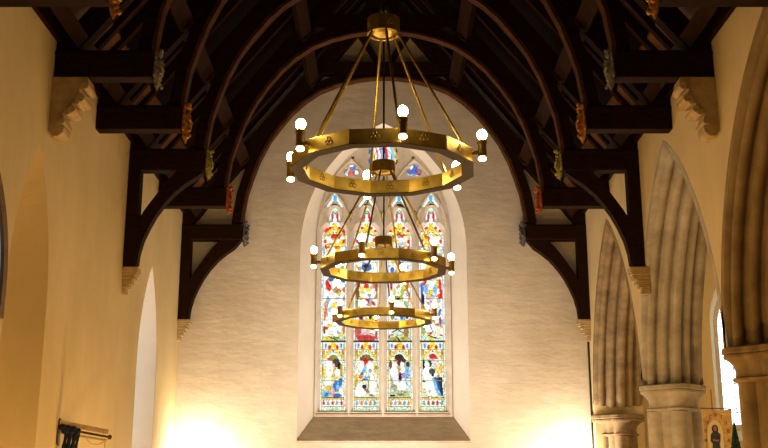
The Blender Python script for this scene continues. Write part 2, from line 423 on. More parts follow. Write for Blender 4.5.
def grow(h, g):
    cx = sum(p[0] for p in h)/len(h); cz = sum(p[1] for p in h)/len(h); out = []
    n = len(h)
    area = sum(h[i][0]*h[(i+1) % n][1] - h[(i+1) % n][0]*h[i][1] for i in range(n)); sg = 1 if area > 0 else -1
    for i in range(n):
        a, b = h[i-1], h[(i+1) % n]; tx, tz = b[0]-a[0], b[1]-a[1]; l = math.hypot(tx, tz) or 1
        out.append((h[i][0] + sg*g*tz/l, h[i][1] - sg*g*tx/l))
    return out
mb = MB()
allh = holes + small
Y0, Y1, Y2 = D + .42, D + .52, D + .62
# splayed mouldings: outer rim of each opening is larger in front
grown = [grow(h, .045) for h in holes] + [grow(h, .018) for h in small]
def area(l): return abs(sum(l[i][0]*l[(i+1) % len(l)][1] - l[(i+1) % len(l)][0]*l[i][1] for i in range(len(l))))/2
want = area(tr_out) - sum(area(g) for g in grown)
for attempt in range(40):           # the filler can slip on aligned corners: retry until the filled area is right
    fv, ff = fill2d([tr_out] + grown)
    if abs(sum(area([fv[i] for i in t]) for t in ff) - want) < .05: break
mb.add([(x, Y0 - D - .5, z - 1.19) for x, z in fv], ff)
for g, h in zip(grown, allh):
    n = len(h)
    mb.add([(a, Y0 - D - .5, b - 1.19) for a, b in g] + [(a, Y1 - D - .5, b - 1.19) for a, b in h] + [(a, Y2 - D - .5, b - 1.19) for a, b in h],
           [(i, (i+1) % n, (i+1) % n + n, i + n) for i in range(n)] + [(i + n, (i+1) % n + n, (i+1) % n + 2*n, i + 2*n) for i in range(n)])
mb.build('tracery', M['trac'], w1)
# raised cusped arches (hood rolls) over each light and dagger
mb = MB()
for c in LC:
    arc = pointed(c, .265, 4.36, 5.0, n=8)
    mb.tube([(x, Y0 - D - .505, z - 1.19) for x, z in arc], .024, n=6)
for sx in (-1, 1):
    arc = pointed(XC + sx*.555, .50, 4.55, 5.60, n=10)
    mb.tube([(x, Y0 - D - .505, z - 1.19) for x, z in arc], .02, n=6)
for x in (-.583, XC, .545): mb.tube([(x, Y0 - D - .505, 1.2 - 1.19), (x, Y0 - D - .505, 4.45 - 1.19)], .022, n=6)
mb.build('moulding', M['trac'], w1)
# brown wedge sills under the lights
for c in LC:
    mb = MB().add([(c - .27, Y0 - .03, 1.17), (c + .27, Y0 - .03, 1.17), (c + .215, Y1, 1.24), (c - .215, Y1, 1.24), (c - .27, Y0 - .03, 1.14), (c + .27, Y0 - .03, 1.14), (c + .215, Y1, 1.14), (c - .215, Y1, 1.14)],
                  [(0, 1, 2, 3), (0, 4, 5, 1), (4, 7, 6, 5), (0, 3, 7, 4), (1, 5, 6, 2), (2, 6, 7, 3)])
    shift(mb, (0, -D - .5, -1.19)); mb.build('light_sill', M['sill'], w1)

# stained glass: fine mosaic of coloured pieces; u in 0..26 across, v = height units counted down from 207 (top) to 412 (foot)
WH = (1, .99, .93); CR = (.93, .90, .66); GRN = (.74, .87, .62); YE = (.92, .68, .04); RD = (.80, .04, .03); OR = (.9, .26, .03); BL = (.05, .20, .62)
LB = (.25, .55, .85); DK = (.03, .02, .02); BR = (.22, .10, .03); NV = (.02, .03, .10); PK = (.9, .6, .66); OL = (.30, .33, .05); TE = (.1, .5, .5); GY = (.35, .42, .55); LG = (.62, .85, .66)
def el(x, y, rx, ry, col, rot=0):
    c_, s_ = math.cos(math.radians(rot)), math.sin(math.radians(rot))
    return lambda u, v: col if (((u-x)*c_ + (v-y)*s_)/rx)**2 + ((-(u-x)*s_ + (v-y)*c_)/ry)**2 < 1 else None
def re(x0, x1, y0, y1, col): return lambda u, v: col if x0 <= u <= x1 and y0 <= v <= y1 else None
def li(x0, y0, x1, y1, w, col):
    def f(u, v):
        dx, dy = x1-x0, y1-y0; t = max(0, min(1, ((u-x0)*dx + (v-y0)*dy)/(dx*dx+dy*dy)))
        return col if math.hypot(u-x0-t*dx, v-y0-t*dy) < w else None
    return f
def pg(pts, col):
    def f(u, v):
        ins = False; n = len(pts)
        for i in range(n):
            (a, b), (c, d) = pts[i], pts[(i+1) % n]
            if (b > v) != (d > v) and u < (c-a)*(v-b)/(d-b) + a: ins = not ins
        return col if ins else None
    return f
def both(fn, *a, **k):
    """a shape and its mirror image about the middle of the light"""
    f = fn(*a, **k); return lambda u, v: f(u, v) or f(26-u, v)
def common(i):
    s = []
    # foot
    s += [re(0, 26, 399, 412, GRN), re(0, 26, 405.4, 406, OL), re(0, 26, 399, 405, (.93, .93, .80)), re(0, 26, 405, 405.5, TE), re(6, 20, 408, 409.2, (.45, .7, .5))]
    cols = [[RD, GY, RD, GY, RD], [GY, OR, GY, OR, TE], [OR, GY, OR, TE, OR], [TE, RD, BR, RD, TE]][i]
    for k in range(5): s.append(el(4.4 + 4.3*k, 402.4, 1.35, 2.0, cols[k])); s.append(el(4.4 + 4.3*k, 400.4, .7, .8, cols[k]))
    s += [re(0, 26, 397.6, 399.4, (.75, .52, .16)), re(0, 26, 397, 397.5, DK)]
    # canopy of the lower scene
    s += [re(0, 26, 342, 361, (.90, .94, .86)), both(re, 2.6, 3.4, 344, 361, OL), both(re, 4.2, 6.6, 344, 348.5, LB), both(re, 5.1, 5.6, 344, 349, BL)]
    s += [both(li, 13, 344, 9, 352, 1.5, YE), both(li, 9, 352, 3.5, 359, 1.1, YE), both(el, 9.2, 347.6, 1.5, 2.3, RD), both(el, 11, 349.5, .9, 1.2, YE), both(el, 4.2, 353, 1.0, 3.2, OR), both(el, 3.5, 358, .9, 1.6, YE)]
    s += [both(li, 13, 350.5, 7, 357, .8, LG), el(13, 344.2, 2.2, 1.7, YE), el(13, 351.6, .9, 1.1, RD), both(el, 6.5, 352.5, .8, .8, TE)]
    s += [pg([(13, 353), (20, 361), (20, 362), (6, 362), (6, 361)], WH)]
    # heads of the lights
    s += [re(0, 26, 205, 262, (.97, .96, .88)), both(re, 0, 1.6, 205, 262, (.93, .9, .75)), el(13, 222.5, 2.4, 2, YE), el(13, 216, 1.5, 6, WH), both(li, 10.7, 211, 10.2, 219, 1.1, RD), both(el, 9, 219, 1, 2, TE), el(13, 210, 3, 2.2, TE), el(13, 209, 1.2, 1, YE)]
    s += [both(li, 13, 224, 8, 229, 1.1, YE), both(li, 8, 229, 3, 236, .8, YE), both(el, 8.4, 226.4, 1.6, 1.7, RD), both(el, 4.2, 229.6, 1.5, 1.6, RD), both(li, 12, 231, 6, 235, .6, OL), both(el, 16, 231, 1.2, 2.6, YE), both(el, 12, 228, 1.2, 1.2, YE)]
    s += [el([12, 8, 8, 10][i], 236, 2.2, 1.2, RD, 30), both(el, 3.8, 240.5, 1.4, 2, RD), both(el, 6.5, 243.5, 1.1, 3.0, YE, 20), el(17, 246.5, 2, .9, OR, 20), el(9, 248, 1.6, 1, (.85, .75, .5)), both(el, 3, 252, 1.4, 1, LG), el(13, 241, 2, 2, (.95, .85, .6))]
    return s
P1_ = [ # light 1
 re(0, 26, 262, 342, (.96, .96, .92)), el(5, 262, 4, 1.4, NV), el(10, 279, 2.5, 3, BL), el(22, 281, 2, 2.2, BL), el(7, 286, 2.3, 6, RD, -15), el(5, 312, 1.6, 10, OR, 8), el(7, 303, 1.6, 7, GY), el(15, 285, 3.6, 6, WH), el(18, 294, 1.8, 3, (.6, .62, .12)), el(23, 290, 1.7, 3, OR),
 el(17, 299, 3, 1.5, PK), el(13, 309, 6, 9, (.97, .9, .85)), el(21, 308, 1.2, 8, PK), el(20, 302, 1.2, 2, OL), re(0, 26, 299, 299.5, DK), el(10, 326, 4, 1.4, YE), el(14, 331, 5.5, 4.5, WH), el(23, 330, 1.8, 3.4, OR), el(4, 331, 1.2, 4, BR), re(0, 26, 337, 341.4, (.66, .72, .35)), el(7, 339.6, 4.2, 1.7, YE), el(16, 338.6, 3.2, 1.3, OL), el(21, 338, 2, 1.6, LG), li(8, 337, 17, 341, .5, DK),
 re(0, 26, 361, 397, (.90, .90, .72)), pg([(13, 356), (19, 362), (22, 375), (22, 397), (4, 397), (4, 375), (7, 362)], (.80, .70, .30)), el(13, 358.5, 4.2, 3.2, OL), el(9, 359.5, 2, 1.4, RD), el(16, 363, 3.4, 4.5, (.10, .07, .05)), el(19, 367, 1.8, 5, DK), el(9.5, 369, 3.6, 8, WH), el(8, 362.5, 2, 2.2, WH), el(10.3, 371, 1.3, 1.5, YE), el(13.6, 366, 1.0, 2.6, PK), el(14.5, 372, 1.2, 5, (.75, .4, .12)), el(17.5, 372.5, 3, 3.4, WH), el(21, 370, 1.4, 6, (.5, .35, .05)),
 el(3, 372, 1.2, 7, (.75, .45, .05)), el(8, 382, 3.6, 5, WH), el(9, 388, 3, 3, (.75, .55, .1)), el(16, 386, 3.2, 6, BL, 15), el(19.5, 384, 2.6, 7, LB, 20), el(20, 382, 1.6, 4, BL), el(6.5, 393.5, 4.4, 3.2, LB), el(7, 394, 1.5, 2, BL), el(17, 395, 5, 1.8, BL), el(12.6, 391.5, 2.3, 4.4, (.8, .35, .28)), el(12.4, 391, 1.1, 3, PK), el(21, 391, 2, 3, WH), re(0, 26, 380.4, 380.9, OL)]
P2_ = [ # light 2
 re(0, 26, 262, 342, (.96, .95, .9)), el(13, 267, 5, 4.5, BL), el(13, 266, 3, 1.8, DK), el(5, 284, 1.8, 6, RD), el(21, 284, 2.6, 4.5, OR), el(4.2, 294, 1.8, 7, BR), el(23, 291, 1.6, 8, (.5, .1, .04)), el(12.5, 283, 2.6, 4, WH), el(12.5, 292, 6.4, 6, WH), el(7.5, 299, 2.6, 1.6, YE), el(13, 305, 5, 5, WH), el(20, 304, 3, 1.4, RD, 50), el(21, 295, 2, 5, WH),
 el(3.5, 304, 1.3, 5, (.2, .4, .15)), li(5, 299, 22, 299, .35, DK), el(8, 318, 1.7, 2, DK), el(13, 319, 1.4, 1.6, YE), el(17, 318, 1.6, 2, DK), re(0, 26, 322, 341.4, (.80, .5, .5)), el(5, 331, 3, 8, (.6, .12, .1)), el(13, 339, 9, 3.6, (.62, .07, .06)), el(11, 331, 3, 2, PK, 30), el(12, 327, 2.2, 4, WH), el(16, 329, 1.8, 3, YE, 40), el(19, 333, 3.2, 2, WH, 30), el(19, 328, 2.4, 3, BR), el(23, 336, 1.2, 4, (.5, .1, .1)),
 re(0, 26, 361, 397, (.90, .90, .70)), pg([(13, 355), (20, 362), (22, 375), (22, 397), (4, 397), (4, 375), (7, 362)], (.85, .78, .5)), el(13, 357.6, 4.6, 2.8, (.25, .18, .04)), el(8.5, 359, 2, 1.6, BR), el(18, 360, 2.2, 1.6, BR), el(13, 361, 3, 2.6, RD), el(11, 364.5, 2, 2, RD), el(17, 363, 2, 2.4, (.96, .85, .7)), el(8, 366, 3, 4.5, WH, 25), el(11.5, 370, 1.8, 5, LB, 30), el(9, 374, 1.4, 2.4, BL, 30), el(17, 368, 3.4, 6, WH), el(17, 371, 1.6, 2.2, GY), el(21.8, 368, 1.6, 5, (.85, .6, .1)), el(3.4, 382, 1.5, 8, (.85, .5, .05)),
 el(8, 377, 2.2, 1.8, OR), el(14.5, 377.5, 3.4, 1.3, LB, -20), el(12, 379.5, 3, 1.2, BL), el(19, 385, 3, 10, WH), el(8, 390, 5.2, 7, WH), el(11.4, 386.5, 2.2, 2.2, NV), el(14, 390.5, 3.4, 1.5, (.45, .2, .1), 35), el(18.5, 395.3, 2.4, 1.5, (.2, .2, .16)), el(15.4, 384, .8, 5, OL), re(0, 26, 395.6, 397, LG), re(0, 26, 380.4, 380.9, OL)]
P3_ = [ # light 3
 re(0, 26, 262, 342, (.96, .96, .92)), el(13, 268, 3, 3, YE), el(6, 270, 2, 3, BL), el(5, 286, 1.4, 5, RD), el(21.5, 285, 1.5, 4, OR), el(12, 288, 2.4, 6.5, WH), el(8, 292, 1.5, 4, (.6, .7, .1)), el(16, 291, 1.8, 6, (.5, .62, .08), 10), el(11.5, 298.5, 5.5, 2.2, (.4, .5, .08)), el(12, 299, 2, 1, DK), el(6, 300, 1.6, 2, TE), el(12, 305, 4.5, 4, WH), el(19.5, 305, 1.5, 4, (.35, .55, .05), -25), el(21, 293, 1.2, 4, LB), el(22.5, 298, .8, 6, OR),
 el(6, 318, 2, 2, (.25, .3, .1)), el(9.5, 320, 1.4, 1.2, LB), el(15, 318, 1.8, 2, BL), el(20.5, 318, 1.4, 1.6, DK), re(0, 26, 326, 341.4, (.72, .78, .56)), el(5.5, 331, 2.5, 5, WH, 40), el(13, 330, 4, 3.4, (.75, .8, .75)), li(5, 333, 20, 326, .5, DK), li(8, 328, 20, 336, .5, DK), el(19.5, 333, 2.6, 5, (.35, .22, .06)), el(8, 339.5, 5, 1.8, (.5, .45, .05)), el(18, 339, 4.4, 2, (.55, .42, .06)), el(3, 337, 1, 1.4, RD), li(9, 337, 14, 342, .5, DK),
 re(0, 26, 361, 397, (.90, .91, .72)), pg([(13, 355), (20, 362), (22, 375), (22, 397), (4, 397), (4, 375), (7, 362)], (.65, .55, .35)), el(12.5, 358, 4.6, 3.4, (.07, .035, .02)), el(17, 361, 2, 2.4, (.10, .05, .03)), el(12.5, 363, 1.8, 3.4, (.10, .05, .03)), el(9, 361, 2.4, 1.0, OR), el(4, 365, 1.5, 4.5, BR), el(8, 365, 2.4, 2.6, WH), el(7.5, 372, 3.6, 6, WH), el(9, 379, 3, 6, (.92, .86, .9)), el(15.5, 365, 2.1, 2.6, WH), el(15.5, 370, 3, 3, WH), el(21, 365, 1.8, 3.4, (.06, .07, .06)), el(20.4, 373, 2.6, 6.5, LB),
 el(13, 369.5, 1, 2, OR), el(13.4, 377, 1.6, 4.5, NV), el(16.5, 376, 2, 3, (.55, .3, .5)), pg([(16, 378), (22, 379), (22.4, 391), (9, 389)], WH), el(15, 386, 5, 4, (.97, .95, .86)), li(18.5, 379, 22, 391, .9, LB), el(21, 388, 1.6, 3, (.7, .8, .95)), el(7, 387.5, 3.4, 3.6, (.40, .38, .24)), el(5.5, 391, 2, 3, LG), re(3, 23, 391.5, 397, (.52, .58, .32)), el(6, 395, 3, 1, DK), el(14, 394, 3.6, 1.2, (.2, .24, .1)), el(20, 393, 3, 2, (.5, .6, .15)), re(0, 26, 380.4, 380.9, OL)]
P4_ = [ # light 4
 re(0, 26, 262, 342, (.97, .96, .93)), el(13, 268, 2.4, 3, YE), el(20, 268, 2, 2, BL), el(6, 283, 1.6, 3, RD, 30), el(7.5, 290, 2.6, 5, LB), el(3, 290, 1.5, 7, BL), el(16.5, 290, 1.8, 6, LB), el(12, 287, 2.7, 8, WH), el(18.8, 284, 1.2, 6, YE), el(21.5, 287, 1.6, 8, RD, -4), el(4, 300, 1.8, 6, NV), el(10.5, 298.5, 4, 1.8, (.7, .5, .62)), el(12, 307, 7, 6.5, (.97, .93, .90)), el(12, 305, 1.4, 6, PK), el(3.5, 308, 1.6, 2.4, OR), el(18.8, 302, .7, 7, YE), el(20.5, 313, 1.3, 4, BL, 15), el(21, 322, 1.2, 5, (.4, .1, .2)),
 el(17, 325.5, 4.4, 1.3, (.85, .22, .1), -12), el(19.5, 331, 3, 5, WH), el(12, 329, 4.5, 5.6, WH), el(4.5, 331, 2, 4, (.35, .42, .08)), li(11, 326, 14, 333, .4, DK), re(0, 26, 337.6, 341.4, (.75, .85, .6)), el(5.5, 337.5, 3.4, 2.4, LG), el(12, 339, 3.6, 2, (.9, .75, .06)), li(9, 336, 20, 340, .6, DK), el(19, 340, 3, 1.1, LG),
 re(0, 26, 361, 397, (.90, .91, .72)), pg([(13, 355), (20, 362), (22, 375), (22, 397), (4, 397), (4, 375), (7, 362)], (.90, .86, .70)), el(13, 356.8, 3.6, 2.8, RD), el(16, 358, 2.6, 1.3, RD, 20), el(9, 360.5, 5, 1.6, (.55, .68, .45)), el(4.2, 365, 1.4, 5, DK), el(10, 364, 2.2, 3.6, (.08, .06, .05)), el(7.5, 365, 2.5, 2.8, WH), el(7, 374, 3.6, 7, WH), el(12.5, 371.5, 3.2, 2.8, (.06, .09, .08)), el(13, 375, 1.4, 1.6, DK), el(14.5, 364.5, 2.4, 3, (.85, .8, .86)), el(18.5, 368, 2, 6, (.92, .75, .4)), el(21.5, 369, 1.6, 6, (.85, .6, .12)), el(16.5, 369, 1.6, 1.5, YE),
 el(18.5, 376.5, 1.6, 1.6, (.7, .35, .08)), pg([(13, 378), (22, 377), (23, 395), (20, 397), (15, 386)], (.035, .045, .09)), li(13.5, 380, 20, 396, 1.6, LB), li(16, 378, 19, 388, 1.1, (.05, .12, .35)), pg([(3, 379), (12, 378), (17.5, 397), (10, 397)], WH), el(4.5, 381, 1.6, 1.2, DK), li(4, 386, 10.5, 397, .9, WH), el(5, 392, 2, 4, (.80, .72, .38)), el(9.5, 391, 1.2, 1.6, (.55, .55, .35)), re(8, 22, 395.2, 397, (.65, .8, .2)), re(0, 26, 380.4, 380.7, OL)]
PAN = [P1_, P2_, P3_, P4_]
CAMES = surface('mosaic', (1, 1, 1), (1, 1, 1))
def glassmat(name, s):
    m = bpy.data.materials.new(name); m.use_nodes = True; nt = m.node_tree; nt.nodes.clear()
    o = nt.nodes.new('ShaderNodeOutputMaterial'); e = nt.nodes.new('ShaderNodeEmission'); a = nt.nodes.new('ShaderNodeAttribute'); a.attribute_name = 'glass'
    e.inputs[1].default_value = s
    nt.links.new(a.outputs['Color'], e.inputs[0]); nt.links.new(e.outputs[0], o.inputs[0]); return m
M['stained'] = glassmat('daylit_stained_glass', 1.18)
bpy.data.materials.remove(CAMES)

def voro(seed, w, h, size):
    rnd = random.Random(seed); nx, ny = int(w/size) + 3, int(h/size) + 3
    P = [[((i - 1 + rnd.random())*size, (j - 1 + rnd.random())*size) for i in range(nx)] for j in range(ny)]
    def edge(u, v):
        i0, j0 = int(u/size) + 1, int(v/size) + 1; ds = []
        for j in range(max(0, j0-1), min(ny, j0+2)):
            for i in range(max(0, i0-1), min(nx, i0+2)): ds.append((math.hypot(u-P[j][i][0], v-P[j][i][1]), j*nx+i))
        ds.sort(); return ds[1][0] - ds[0][0], ds[0][1]
    return edge
def mosaic(name, x0, x1, z0, z1, colour, step, outline=None, y=None):
    nx, nz = max(2, int((x1-x0)/step)), max(2, int((z1-z0)/step))
    v = [(x0 + (x1-x0)*i/nx, (y or D + .57) - D - .5, z0 + (z1-z0)*j/nz - 1.19) for j in range(nz+1) for i in range(nx+1)]
    f = []; cs = []
    for j in range(nz):
        for i in range(nx):
            f.append((j*(nx+1)+i, j*(nx+1)+i+1, (j+1)*(nx+1)+i+1, (j+1)*(nx+1)+i)); cs.append(colour((i+.5)/nx, (j+.5)/nz))
    me = bpy.data.meshes.new(name); me.from_pydata(v, [], f)
    at = me.color_attributes.new('glass', 'FLOAT_COLOR', 'CORNER')
    buf = []
    for c in cs: buf += [c[0], c[1], c[2], 1]*4
    at.data.foreach_set('color', buf)
    me.materials.append(M['stained'])
    o = bpy.data.objects.new(name, me); COL.objects.link(o); o.parent = w1
    return o
K = 58.07
for i, c in enumerate(LC):
    cm = common(i); pn = PAN[i]; E1 = voro(i, 26, 210, 3.6); rnd = random.Random(i)
    tint = {}
    def colour(a, b):
        u = a*26; v = 412 - b*(4.78 - 1.20)*K
        col = None
        for sh in reversed(cm + pn):
            col = sh(u, v)
            if col: break
        col = col or WH
        d, k = E1(u, v - 205)
        if 226 < v < 337 and 2.4 < u < 23.6 and min(col) > .8:
            rk = random.Random(k*31 + i*7).random()
            col = WH if rk < .58 else (YE if rk < .68 else (RD if rk < .75 else (LB if rk < .82 else ((.85, .80, .55) if rk < .92 else (.55, .35, .15)))))
        if k not in tint: tint[k] = .86 + .22*rnd.random()
        t = tint[k]; lead = (.72 if min(col) > .8 else .40) if d < .3 else 1
        if min(u % 26, 26 - u) < .35: lead = .35
        if 1.9 < u < 2.4 or 23.6 < u < 24.1: lead = min(lead, .42)
        if (u < 1.9 or u > 24.1):
            q = int((v + 1000)/5.2)
            col = [(.95, .93, .72), (.93, .80, .25), (.97, .97, .88), (.80, .88, .72)][(q*7 + i) % 4] if v > 342 else ([(.96, .97, .95), (.85, .93, .90), (.95, .93, .75)][(q*5) % 3] if abs((v % 38) - 20) > 1.7 else LB)
        for hv in (233.6, 246, 262, 280.5, 299, 320.6, 361, 390.2 - 40):
            if abs(v - hv) < .28: lead = min(lead, .38)
        for hv in (341.9,):
            if abs(v - hv) < .75: lead = .06
        return tuple(min(1, x*t)*lead for x in col)
    mosaic('stained_pane', c - LH - .01, c + LH + .01, 1.20, 4.78, colour, .0105)
def blot(cols, size, seed):
    def mk(w, h):
        E1 = voro(seed, w*60, h*60, size); rnd = random.Random(seed); tint = {}
        def colour(a, b):
            d, k = E1(a*w*60, b*h*60)
            if k not in tint: tint[k] = rnd.choice(cols)
            return tuple(x*(.35 if d < .45 else 1) for x in tint[k])
        return colour
    return mk
for i, c in enumerate(LC):
    w_, h_ = .33, .36
    def cd(a, b, i=i):
        x = (a - .5)*w_; z = b*h_
        if z > .26: return (.9, .97, 1)
        if .17 < z < .26: return (.08, .42, .72) if abs(x) < .035 else (.75, .9, .97)
        if abs(abs(x)*1.25 + z - .17) < .018: return (.25, .2, .12)
        if abs(x) > .11: return (.85, .45, .4) if (int(x*80)) % 2 else (.85, .85, .8)
        return [(.95, .95, .85), (.6, .85, .9), (.95, .85, .3), (.85, .95, .9)][int((x*40 + z*50 + i)) % 4]
    mosaic('stained_pane', c - w_/2, c + w_/2, 4.80 - .07, 4.80 - .07 + h_, cd, .012)
mosaic('stained_pane', XC - .76, XC - .38, 5.22, 5.60, blot([WH, WH, WH, (.1, .25, .6), (.75, .12, .08), LB, (.95, .8, .5)], 4.6, 3)(.38, .38), .014)
mosaic('stained_pane', XC + .38, XC + .76, 5.22, 5.60, blot([WH, WH, WH, (.1, .15, .5), (.85, .12, .05), LB, (.95, .9, .7)], 4.6, 8)(.38, .38), .014)
def top(a, b):
    u = a*39 - 19.5; k = 1.0
    seq = [(-20, WH), (-17.5, TE), (-16, BL), (-13, YE), (-10, (.9, .95, 1)), (-7.5, RD), (-6, WH), (-3.6, RD), (-2.6, LB), (1.2, NV), (2, RD), (4.5, WH), (8, LB), (11, YE), (13.5, NV), (16, LB), (17.8, WH)]
    col = WH
    for x, c in seq:
        if u + 1.2*math.sin(b*9) > x: col = c
    if abs(math.hypot(u, (b - .5)*39) - 9) < .5 or abs(math.hypot(u, (b-.5)*39) - 15) < .4: col = tuple(.3*x for x in col)
    return col
mosaic('stained_pane', XC - .33, XC + .33, 5.37, 6.03, top, .012)
for x, z, w_, col in [(-.583, 4.62, .03, YE), (XC, 4.62, .03, YE), (.545, 4.62, .03, YE), (XC - .53, 5.645, .03, (.5, .03, .02)), (XC + .53, 5.645, .03, (.8, .03, .02)), (-.583, 5.02, .035, (.8, .75, .4)), (.545, 5.02, .035, (.6, .5, .35)), (XC, 5.22, .04, (.3, .3, .35))]:
    mosaic('stained_pane', x - w_, x + w_, z - .09, z + .09, lambda a, b, col=col: tuple(.6*q for q in col), .03)

# ------------------------------------------------------------------ roof
def roofz(x, c): return c - RP*abs(x)
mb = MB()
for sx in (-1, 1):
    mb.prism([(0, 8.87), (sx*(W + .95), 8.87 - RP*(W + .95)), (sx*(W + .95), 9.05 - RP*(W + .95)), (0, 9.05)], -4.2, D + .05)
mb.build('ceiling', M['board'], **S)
for sx, nm in ((-1, 'trim_3'), (1, 'trim_4')):     # boarding between the rafter feet above the wall head
    mb = MB(); mb.prism([(sx*(W + .02), 4.60), (sx*3.04, 8.79 - RP*3.04), (sx*3.04, 8.83 - RP*3.04), (sx*(W + .06), 4.64)], 5.5, D); mb.build(nm, M['eaves'], **S)
INTR = [(2.37, 4.30), (2.36, 4.46), (2.31, 4.80), (2.235, 5.05), (2.13, 5.38), (1.97, 5.72), (1.79, 5.99), (1.58, 6.26), (1.37, 6.46), (1.12, 6.64), (.82, 6.77), (.49, 6.86), (.24, 6.895), (0, 6.91)]
EXTR = []
for i, (x, z) in enumerate(INTR):
    a = INTR[max(0, i-1)]; b = INTR[min(len(INTR)-1, i+1)]; tx, tz = b[0]-a[0], b[1]-a[1]; l = math.hypot(tx, tz)
    EXTR.append((x + .175*tz/l, z - .175*tx/l) if i < len(INTR)-1 else (0, 7.05))
EXTR[0] = (2.56, 4.30)
def principal(sx, y0, y1):
    return MB().prism([(0, RZ), (sx*(W - .005), RZ - RP*(W - .005)), (sx*(W - .005), RZ + .36 - RP*(W - .005)), (0, RZ + .40)], y0, y1)
def carved(mb, x, y, z, s, sx):
    """winged half figure holding a shield, facing the nave"""
    mb.ball((x + sx*.01*s, y, z + .125*s), .036*s, (1, 1, 1.2), n=9)
    mb.lathe([(.006*s, -.26*s), (.03*s, -.20*s), (.042*s, -.12*s), (.04*s, -.03*s), (.048*s, .03*s), (.02*s, .08*s)], c=(x, y, z), n=9)
    for k in (-1, 1):
        for q in range(5): mb.ball((x - sx*.012*s, y + k*(.045 + .01*q)*s, z + (.11 - .055*q)*s), .03*s, (.6, .7, 1.5), n=7, m=5)
        mb.tube([(x, y + k*.05*s, z + .04*s), (x + sx*.045*s, y + k*.055*s, z - .03*s), (x + sx*.05*s, y + k*.01*s, z - .05*s)], .014*s, n=6)
    mb.ball((x + sx*.045*s, y, z - .06*s), .05*s, (.3, .8, 1.3), n=8, m=6)
    rn = random.Random(int(abs(x*100) + y*10))
    for q in range(11): mb.ball((x + sx*(.015 + .03*rn.random())*s, y + .07*s*(rn.random()*2 - 1), z + (.15 - .036*q)*s), (.016 + .012*rn.random())*s, n=6, m=5)
TR = [(8.17, 'gilt', 0), (9.93, 'silver', 1), (11.52, 'gilt', 0), (13.15, 'green', 2), (14.97, 'red', 0), (16.86, 'blue', 2)]
TLAB = ['nearest dark oak roof truss, its hammer beams at the very top of the photo',
        'dark oak roof truss with grey carved ends resting on stepped stone brackets',
        'dark oak roof truss with drooping gilded carved ends, third from the viewer',
        'dark oak roof truss with green and gold carved ends, its brackets on stone corbels',
        'dark oak roof truss with red carved ends, last but one before the end wall',
        'dark oak roof truss against the end wall with blue grey carved ends']
CL = {'gilt': 'gilded carved figure', 'silver': 'grey painted carved figure', 'green': 'green and gold carved figure', 'red': 'red painted carved figure', 'blue': 'blue grey carved figure'}
for ti, (Y, cm_, kind) in enumerate(TR):
    t = thing('hammerbeam_truss', (0, Y, 4.06), TLAB[ti], 'roof truss', 'hammerbeam roof trusses')
    T = .175 if ti < 5 else .20
    zb = 4.06 if ti < 5 else 4.0
    H = .30 if ti < 5 else .26
    def put(mb, nm, m=M['wood'], **k):
        shift(mb, (0, -Y, -4.06)); return mb.build(nm, m, t, **k)
    for sx in (-1, 1):
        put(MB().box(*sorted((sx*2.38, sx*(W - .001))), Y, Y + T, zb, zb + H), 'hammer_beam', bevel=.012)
        lip = MB().box(*sorted((sx*2.41, sx*(W - .005))), Y - .012, Y + T + .012, zb + H*.80, zb + H*.9); put(lip, 'beam_moulding')
        a = MB(); carved(a, sx*2.335, Y + T/2, zb + .155, 1.16 if ti in (0, 2) else 1.03, -sx); put(a, 'carved_figure', M[cm_], smooth=True, label=CL[cm_])
        pts = [(sx*x, z) for x, z in INTR] + [(sx*x, z) for x, z in reversed(EXTR)]
        put(MB().prism(pts, Y + .03, Y + T - .03), 'arched_brace', bevel=.01)
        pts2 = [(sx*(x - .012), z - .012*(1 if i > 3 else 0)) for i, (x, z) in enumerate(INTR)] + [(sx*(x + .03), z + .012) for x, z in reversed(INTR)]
        put(MB().prism(pts2, Y + .015, Y + T - .015), 'brace_lit_strip', M['edge'])  # paler strip paints the lit lower edge of the brace
        put(principal(sx, Y + .02, Y + T - .02), 'principal_rafter')
        put(MB().prism([(sx*.06, 7.18), (sx*.14, 7.18), (sx*.52, 7.80), (sx*.42, 7.86)], Y + .03, Y + T - .03), 'raking_strut')
        for px in (1.17, 2.31):        # wedge cleats that carry the purlins
            z = RZ - RP*px
            put(MB().prism([(sx*(px - .02), z + .02), (sx*(px + .04), z - .09), (sx*(px + .10), z - .11), (sx*(px + .10), z + .06)], Y - .05, Y + T + .10), 'purlin_cleat', M['rafter'])
        put(MB().prism([(sx*3.30, zb + H - .01), (sx*3.22, zb + H - .01), (sx*2.98, RZ - RP*2.98 + .03), (sx*3.07, RZ - RP*3.07 + .03)], Y + .04, Y + T - .04), 'ashlar_strut')
        if kind == 2:
            zp = 2.76 if ti == 3 else 2.66
            put(MB().box(*sorted((sx*3.215, sx*(W - .002))), Y, Y + T, zp, zb), 'wall_post', bevel=.008)
            low = [(3.20, zp + .03), (3.185, zp + .18), (3.14, zp + .36), (3.07, zp + .53), (2.99, zp + .69), (2.89, zp + .84), (2.77, zp + .985), (2.64, zp + 1.10), (2.50, zp + 1.20), (2.40, zb - .03), (2.40, zb)]
            up = [(2.74, zb), (2.86, zb - .14), (2.97, zb - .29), (3.06, zb - .42), (3.14, zb - .54), (3.225, zb - .69), (3.225, zp + .03)]
            if ti == 5: low = low[:9] + [(2.40, zb - .02), (2.40, zb)]
            put(MB().prism([(sx*x, z) for x, z in low + up], Y + .015, Y + T - .015), 'curved_bracket', bevel=.008)
    cz = 6.97
    put(MB().prism([(-1.06, cz), (1.06, cz), (.86, cz + .22), (-.86, cz + .22)], Y + .02, Y + T - .02), 'collar_beam')

